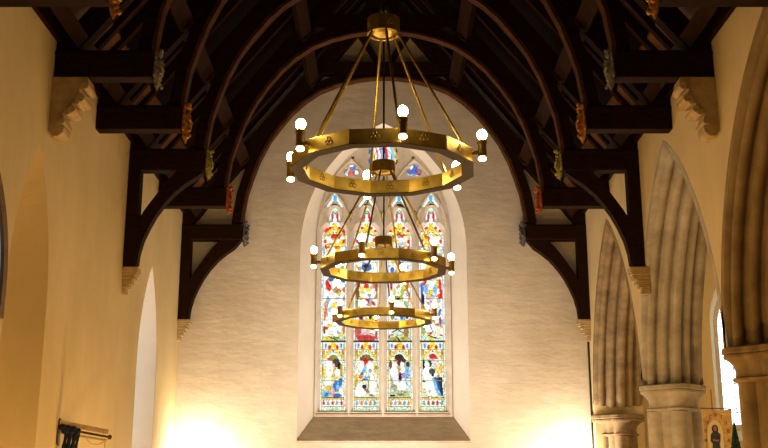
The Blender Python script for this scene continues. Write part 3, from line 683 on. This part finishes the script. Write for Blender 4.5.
# stone corbels under the wall posts, stepped brackets under the second truss
for ti, zt in ((3, 2.76), (5, 2.66)):
    Y = TR[ti][0]
    for sx, side in ((-1, 'left'), (1, 'right')):
        mb = MB(); T = .185
        steps = [(.20, 0, .05), (.205, .05, .075), (.185, .075, .11), (.165, .11, .16), (.125, .16, .20), (.135, .20, .225), (.10, .225, .27), (.06, .27, .32), (.065, .32, .35)]
        for d, a, b in steps: mb.box(*sorted((sx*(W + .05), sx*(W - d))), Y + .0 + .06*(a/.35), Y + T - .06*(a/.35), zt - b, zt - a)
        mb.build('stone_corbel', M['corbel'], loc=(sx*W, Y + T/2, zt - .35), bevel=.008, category='corbel', group='stone corbels under the wall posts',
                 label='small stepped stone corbel %s' % (('on the %s wall halfway along' if ti == 3 else 'in the %s corner of the end wall') % side))
Y = TR[1][0]
for sx, side in ((-1, 'left'), (1, 'right')):
    mb = MB()
    prof = [(W + .05, 4.055), (3.02, 4.055), (3.00, 3.97), (3.03, 3.93), (3.10, 3.92), (3.08, 3.86), (3.06, 3.80), (3.10, 3.76), (3.16, 3.77), (3.14, 3.70), (3.15, 3.66), (3.20, 3.645), (3.24, 3.66), (3.225, 3.60), (3.24, 3.56), (3.22, 3.51), (3.23, 3.46), (3.28, 3.42), (3.33, 3.42), (3.37, 3.47), (W + .05, 3.50)]
    mb.prism([(sx*x, z) for x, z in prof], Y - .02, Y + .20)
    for x, z, r in ((3.04, 3.955, .045), (3.075, 3.82, .045), (3.155, 3.70, .04), (3.245, 3.57, .035)):
        mb.tube([(sx*x, Y - .045, z), (sx*x, Y + .225, z)], r, n=12)
    mb.build('stone_bracket', M['corbel'], loc=(sx*W, Y + .09, 3.42), bevel=.006, category='bracket', group='scrolled stone brackets',
             label='large scrolled stone bracket on the %s wall carrying the hammer beam with grey carving' % side)

# purlins and ridge
for sx, side in ((-1, 'left'), (1, 'right')):
    for px, nm, h, w_ in ((1.20, 'upper', .20, .14), (2.36, 'middle', .20, .14), (3.10, 'lowest', .14, .10)):
        z = RZ + .02 - RP*px
        mb = MB().prism([(sx*(px - w_/2), z + RP*w_/2), (sx*(px + w_/2), z - RP*w_/2), (sx*(px + w_/2 + .09), z - RP*w_/2 + .12), (sx*(px - w_/2 + .09), z + RP*w_/2 + .12)], 4.5, D)
        mb.build('roof_purlin', M['rafter'], loc=(sx*px, 4.5, z), label='long dark %s purlin of the roof running down the %s slope' % (nm, side), category='purlin', group='roof purlins')
for sx, side in ((-1, 'left'), (1, 'right')):
    MB().box(*sorted((sx*(W - .05), sx*(W + .12))), 4.5, D, 4.46, 4.60).build('wall_plate', M['wood'], label='dark timber wall plate lying along the top of the %s wall' % side, category='beam', loc=(sx*W, 4.5, 4.46))
MB().box(-.07, .07, 4.5, D, 8.70, 8.86).build('ridge_beam', M['wood'], label='dark ridge beam running along the top of the roof', category='beam', loc=(0, 4.5, 8.70))
# common rafters
y = 6.5; raf = {}
ys = []
for a, b in [(6.4, TR[0][0])] + [(TR[i][0] + .17, TR[i+1][0]) for i in range(5)]:
    g = (b - a)/4
    for q in (1, 2, 3): ys.append(a + g*q - .045)
for sx, side in ((-1, 'left'), (1, 'right')):
    proto = None
    for y in ys:
        if proto is None:
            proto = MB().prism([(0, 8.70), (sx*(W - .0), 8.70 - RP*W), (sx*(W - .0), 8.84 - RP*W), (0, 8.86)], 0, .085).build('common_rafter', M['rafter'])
            proto.data.transform(__import__('mathutils').Matrix.Translation((0, 0, -8.4 - EYE)))
            proto['label'] = 'thin dark oak rafter on the %s roof slope between two trusses' % side; proto['category'] = 'rafter'; proto['group'] = 'common rafters on the %s slope' % side
            o = proto
        else: o = proto.copy(); COL.objects.link(o)
        o.location = (0, y, 8.4 + EYE)

# ------------------------------------------------------------------ chandeliers
def make_chandelier(ph):
    RB, HB = .675, .103                       # ring radius and height; origin at the ring's lower edge
    t = thing('ring_chandelier', (0, 0, 0))
    rg = MB().band(RB - .085, RB, 0, HB, 12, ph).build('ring', M['brass'], t, bevel=.003)
    MB().band(RB - .087, RB + .004, -.006, .0, 12, ph).build('ring_underside', M['brass_dk'], t)
    def emblem(r, d, u0, zc, parent, ang):
        em = MB()
        for q in range(3):
            b_ = PI/2 + q*2*PI/3; u, w_ = .85*u0*math.cos(b_), .85*u0*math.sin(b_)
            em.tube([(r + .001*d, u + .74*u0*math.cos(s_), zc + w_ + .74*u0*math.sin(s_)) for s_ in [2*PI*j/10 for j in range(11)]], .0034, n=5, cap=False)
        o = em.build('emblem', M['emblem'], parent, smooth=True); o.rotation_euler = (0, 0, ang); return o
    eo = emblem(RB*math.cos(PI/12), 1, .02, HB*.52, rg, ph + PI/12); ei = emblem((RB - .085)*math.cos(PI/12), -1, .02, HB*.52, rg, ph + PI/12)
    for k in range(1, 12):
        for e0 in (eo, ei):
            e = e0.copy(); COL.objects.link(e); e.parent = rg; e.rotation_euler = (0, 0, ph + PI/12 + PI*k/6)
    zh = 1.08
    hb = MB().band(.105, .125, zh, zh + .125, 12, ph); hb.band(.0, .124, zh + .115, zh + .124, 12, ph); h = hb.build('hub', M['brass'], t)
    MB().lathe([(.104, zh + .03), (.09, zh + .012), (.05, zh - .004), (.001, zh - .008)][::-1], n=24).build('hub_dish', M['brass'], h, smooth=True)
    for k in range(4): emblem(.125*math.cos(PI/12), 1, .016, zh + .062, h, ph + PI/12 + k*PI/2)
    for k in range(6):
        a = ph + 2*PI*(2*k)/12; ca, sa = math.cos(a), math.sin(a)
        MB().tube([(.095*ca, .095*sa, zh + .03), ((RB - .05)*ca, (RB - .05)*sa, HB)], .0105, n=8).build('rod', M['brass'], t, smooth=True)
        rc = RB + .07; zc = HB
        hd = MB().lathe([(.026, zc - .075), (.031, zc - .07), (.031, zc + .02), (.036, zc + .025), (.036, zc + .04), (.022, zc + .045), (.018, zc + .06)], c=(rc*ca, rc*sa, 0), n=14)
        hd.tube([((RB - .01)*ca, (RB - .01)*sa, zc - .04), (rc*ca, rc*sa, zc - .04)], .018, n=8)
        hd = hd.build('lamp_holder', M['emblem'], t, smooth=True)
        MB().ball((rc*ca, rc*sa, zc + .09), .035, (1, 1, 1.12), n=14, m=10).build('bulb', M['bulb'], hd, smooth=True)
        MB().ball((rc*ca, rc*sa, zc - .088), .029, (1, 1, .65), n=14, m=8).build('lower_bulb', M['down'], hd, smooth=True)
    return t
CH = [(7.27, 2.235, math.radians(-80), 'nearest and largest looking brass ring chandelier with twelve facets'),
      (10.75, 2.205, math.radians(-107), 'middle brass ring chandelier, hanging behind the nearest one'),
      (14.25, 2.205, math.radians(-82), 'farthest and smallest looking brass ring chandelier, just before the window')]
for i, (y, z, ph, lab) in enumerate(CH):
    t = make_chandelier(ph); t.location = (-.004, y, z + EYE)
    t['label'] = lab; t['category'] = 'chandelier'; t['group'] = 'ring chandeliers'
    top_ = 8.70 - z
    MB().tube([(0, 0, 1.17), (.004, .01, 2.2), (-.004, 0, 3.6), (0, 0, top_)], .011, n=8).build('cable', M['cable'], t)

# ------------------------------------------------------------------ small things
# wooden rail on the left wall with dark cloth
t = thing('wall_rail', (-W, 10.98, .55), 'short pale wooden rail with a dark end plate projecting from the left wall', 'rail')
A = Vector((.0, .0, .10)); d = Vector((.40, .42, -.075))
n_ = Vector((d.y, -d.x, 0)).normalized()
def beam(p, q, hw, hh):
    mb = MB(); p = Vector(p); q = Vector(q); dd = (q - p).normalized(); sd = dd.cross(Vector((0, 0, 1))).normalized(); u = sd.cross(dd)
    vs = [e + sd*a*hw + u*b*hh for e in (p, q) for a, b in ((-1, -1), (1, -1), (1, 1), (-1, 1))]
    return mb.add(vs, [(0, 3, 2, 1), (4, 5, 6, 7), (0, 1, 5, 4), (1, 2, 6, 5), (2, 3, 7, 6), (3, 0, 4, 7)])
beam(A, A + d, .028, .024).build('lath', M['lath'], t, bevel=.004)
MB().tube([A + Vector((0, 0, -.055)), A + d*1.04 + Vector((0, 0, -.05))], .013).build('bar', M['darkmetal'], t, smooth=True, label='dark red brown bar')
MB().tube([A + Vector((0, 0, -.10)), A + d + Vector((0, 0, -.09))], .011).build('bar', M['lath'], t, smooth=True)
mb = MB().ball(A + d*1.06 + Vector((0, 0, -.05)), .026); mb.build('knob', M['darkmetal'], t, smooth=True)
pl = MB(); pl.prism([(-.04, -.12), (.02, -.14), (.035, -.12), (.035, .12), (.015, .145), (-.01, .12), (-.045, .0)], 0, .018, ax='x'); pl.build('end_plate', M['darkmetal'], t, bevel=.004)
cd = MB().tube([A + d*.55 + Vector((0, 0, -.10)), A + d*.68 + Vector((0, 0, -.155)), A + d*.82 + Vector((0, 0, -.15)), A + d*.97 + Vector((0, 0, -.10))], .004, n=5)
cd.tube([A + d*.97 + Vector((0, 0, -.09)), A + d*.97 + Vector((0, 0, -.5))], .004, n=5); cd.build('cord', M['lath'], t)
mb = MB()
P0 = Vector((-W + .01, 10.98, .615))
for k, (f_, w_, L) in enumerate(((.14, .028, .62), (.22, .034, .75), (.31, .034, .70), (.38, .022, .45))):
    b = P0 + d*f_
    pts = [b + Vector((.0, 0, .0)), b + Vector((.02, -.03, -.03)), b + Vector((.005, -.03, -.14)), b + Vector((-.02, -.02, -.3)), b + Vector((.0, -.02, -L))]
    mb.tube(pts, [.028, w_*.8, w_*.6, w_, w_*1.1], n=9)
for q in range(6): mb.ball(P0 + d*(.06 + .055*q) + Vector((.01, -.03, -.01 - .03*(q % 2))), .042, (1, 1, .8), n=8, m=6)
mb.build('hanging_cloth', M['navy'], loc=(P0.x, P0.y, -.12), smooth=True, label='dark navy bunched cloth hanging over the wooden wall rail', category='cloth')

MB().tube([(W - .02, D - .03, -FL*-1), (W - .02, D - .03, 2.5)], .016).build('cable_conduit', M['cable'], loc=(W - .02, D - .03, FL), smooth=True, label='thin black conduit running down the right corner of the end wall', category='pipe')
# processional banner in the aisle
BY = 16.3; BX0, BX1, BZT = 4.92, 5.375, 1.17
cx = (BX0 + BX1)/2
t = thing('church_banner', (cx, BY, FL), 'gold cloth banner with a small blue robed figure hanging from a pole in the aisle', 'banner')
z0 = -FL
def bput(mb, nm, m, **k): shift(mb, (-cx, -BY, -FL)); return mb.build(nm, m, t, **k)
nx, nz = 16, 20
mb = MB()
for j in range(nz + 1):
    for i in range(nx + 1):
        x = BX0 + (BX1 - BX0)*i/nx; z = BZT - 1.15*j/nz
        mb.v.append((x, BY + .012*math.sin(i*.9) + .006*math.sin(j*.7), z - (.02*math.sin(PI*i/nx) if j == 0 else 0)))
for j in range(nz):
    for i in range(nx): a = j*(nx+1) + i; mb.f.append((a, a+1, a+nx+2, a+nx+1))
o = bput(mb, 'cloth', M['banner'], smooth=True); so = o.modifiers.new('thick', 'SOLIDIFY'); so.thickness = .006
bput(MB().tube([(BX0 - .03, BY, BZT + .012), (BX1 + .12, BY, BZT + .0)], .008), 'crossbar', M['darkmetal'])
bput(MB().tube([(BX0 + .17, BY + .04, FL), (BX0 + .17, BY + .04, BZT + .30)], .011), 'pole', M['bannerred'])
fy = BY - .03
fx, fz = 5.085, .90
f = MB()
def sheet(pts, y=fy, th=.004): return MB().prism(pts, y - th, y)
bput(sheet([(fx + .12*math.cos(a), fz - .12 + .22*math.sin(a)) for a in [PI*i/14 for i in range(15)]] + [(fx - .12, .2), (fx + .12, .2)]), 'panel', M['bannerpale'], label='cream arched panel')
bput(sheet([(fx - .03, fz - .07), (fx + .035, fz - .07), (fx + .08, fz - .12), (fx + .07, fz - .22), (fx + .055, fz - .26), (fx + .075, fz - .40), (fx + .09, .2), (fx - .09, .2), (fx - .065, fz - .38), (fx - .05, fz - .26), (fx - .08, fz - .22), (fx - .07, fz - .12)], fy - .006), 'robed_figure', M['bannerfig'], label='figure in a dark blue robe')
bput(sheet([(fx + .05*math.cos(a), fz - .035 + .065*math.sin(a)) for a in [2*PI*i/16 for i in range(16)]], fy - .008), 'hood', M['bannerfig'])
bput(sheet([(fx + .026*math.cos(a), fz - .03 + .04*math.sin(a)) for a in [2*PI*i/14 for i in range(14)]], fy - .014), 'face', M['skin'])
bput(sheet([(fx - .05, fz - .185), (fx + .03, fz - .205), (fx + .05, fz - .19), (fx + .045, fz - .225), (fx - .04, fz - .215)], fy - .014), 'hands', M['skin'])
lt = MB()
for k in range(9):                            # faded lettering round the figure
    a = PI*(1.08 - 1.16*k/8); lx, lz = fx + .03 + .185*math.cos(a), fz - .13 + .31*math.sin(a)
    q = k % 4
    if q == 0: lt.prism([(lx + .022*math.cos(b), lz + .026*math.sin(b)) for b in [2*PI*i/10 for i in range(10)]], fy - .006, fy)
    elif q == 1: lt.box(lx - .006, lx + .006, fy - .006, fy, lz - .028, lz + .028); lt.box(lx - .02, lx + .02, fy - .006, fy, lz + .016, lz + .028)
    elif q == 2: lt.box(lx - .02, lx - .008, fy - .006, fy, lz - .028, lz + .028); lt.box(lx - .02, lx + .018, fy - .007, fy, lz - .006, lz + .006); lt.box(lx + .008, lx + .02, fy - .006, fy, lz - .028, lz + .028)
    else: lt.box(lx - .02, lx - .008, fy - .006, fy, lz - .028, lz + .028); lt.box(lx - .02, lx + .018, fy - .007, fy, lz - .028, lz - .016); lt.box(lx - .02, lx + .018, fy - .007, fy, lz + .014, lz + .026)
bput(lt, 'lettering', M['bannerred'])

# dark green conical tree beside the banner
tx, ty = 5.05, 15.25
mb = MB()
prof = []
top_z = .97 - FL
N_ = 34
for k in range(N_):
    z = top_z*(1 - k/N_); r = .008 + .44*(k/N_)
    prof += [(max(.004, r*.80), z - .02), (r*1.05, z - .065)]
prof = [(.002, top_z)] + prof + [(.05, .12), (.05, 0)]
mb.lathe([(r, z) for r, z in reversed(prof)], n=28, plan=lambda a: 1 + .06*math.sin(7*a) + .04*math.sin(13*a))
shift(mb, (tx, ty, FL)); mb.build('conical_tree', M['greenleaf'], loc=(tx, ty, FL), smooth=False, label='dark green pointed conical tree standing in the aisle before the bright window', category='tree')

# ------------------------------------------------------------------ lights
def point(x, y, z, w, col, r=.1):
    l = bpy.data.lights.new('lamp', 'POINT'); l.energy = w; l.color = col; l.shadow_soft_size = r
    o = bpy.data.objects.new('lamp', l); o.location = (x, y, z + EYE); COL.objects.link(o); return o
def spot(x, y, z, w, col, tgt, ang=100, r=.08, blend=1):
    l = bpy.data.lights.new('uplight_or_fill', 'SPOT'); l.energy = w; l.color = col; l.shadow_soft_size = r; l.spot_size = math.radians(ang); l.spot_blend = blend
    o = bpy.data.objects.new('uplight_or_fill', l); o.location = (x, y, z + EYE); COL.objects.link(o)
    o.rotation_euler = (Vector(tgt) - Vector((x, y, z))).to_track_quat('-Z', 'Y').to_euler(); return o
AMB = (1, .58, .175)
UP = (1, .80, .56)
for sx in (-1, 1):
    point(sx*3.05, D - .26, .46, 85, UP, .06)
    spot(sx*2.5, D - 1.0, -.3, 240, UP, (sx*1.8, D, 3.2), 120)
    # added, unseen lamps that fill the side walls from below the picture
    point(sx*2.2, 8.8, -1.15, 150 if sx < 0 else 105, AMB, .12)
    point(sx*2.2, 12.2, -1.15, 150, AMB, .12)
spot(0, D - 2.4, -1.3, 800, (1, .86, .70), (0, D, 2.6), 75)  # added fill spot, brightens the window stonework from the floor
point(5.7, 13.6, -.6, 60, (1, .62, .25), .3)
point(5.4, 15.0, 2.6, 40, (1, .66, .30), .3)

wd = bpy.data.worlds.new('world'); sc.world = wd; wd.use_nodes = True
wd.node_tree.nodes['Background'].inputs[0].default_value = (.35, .4, .45, 1); wd.node_tree.nodes['Background'].inputs[1].default_value = .01

# ------------------------------------------------------------------ camera
cam = bpy.data.cameras.new('camera'); cam.sensor_width = 36; cam.lens = 36*1040/768; cam.clip_start = .05
co = bpy.data.objects.new('camera', cam); COL.objects.link(co)
co.location = (0, 0, EYE); co.rotation_euler = (PI/2 + math.atan(263/1040), 0, 0)
sc.camera = co
sc.view_settings.view_transform = 'Standard'; sc.view_settings.look = 'None'
sc.view_settings.exposure = 0; sc.view_settings.gamma = 1
sc.view_settings.use_curve_mapping = False
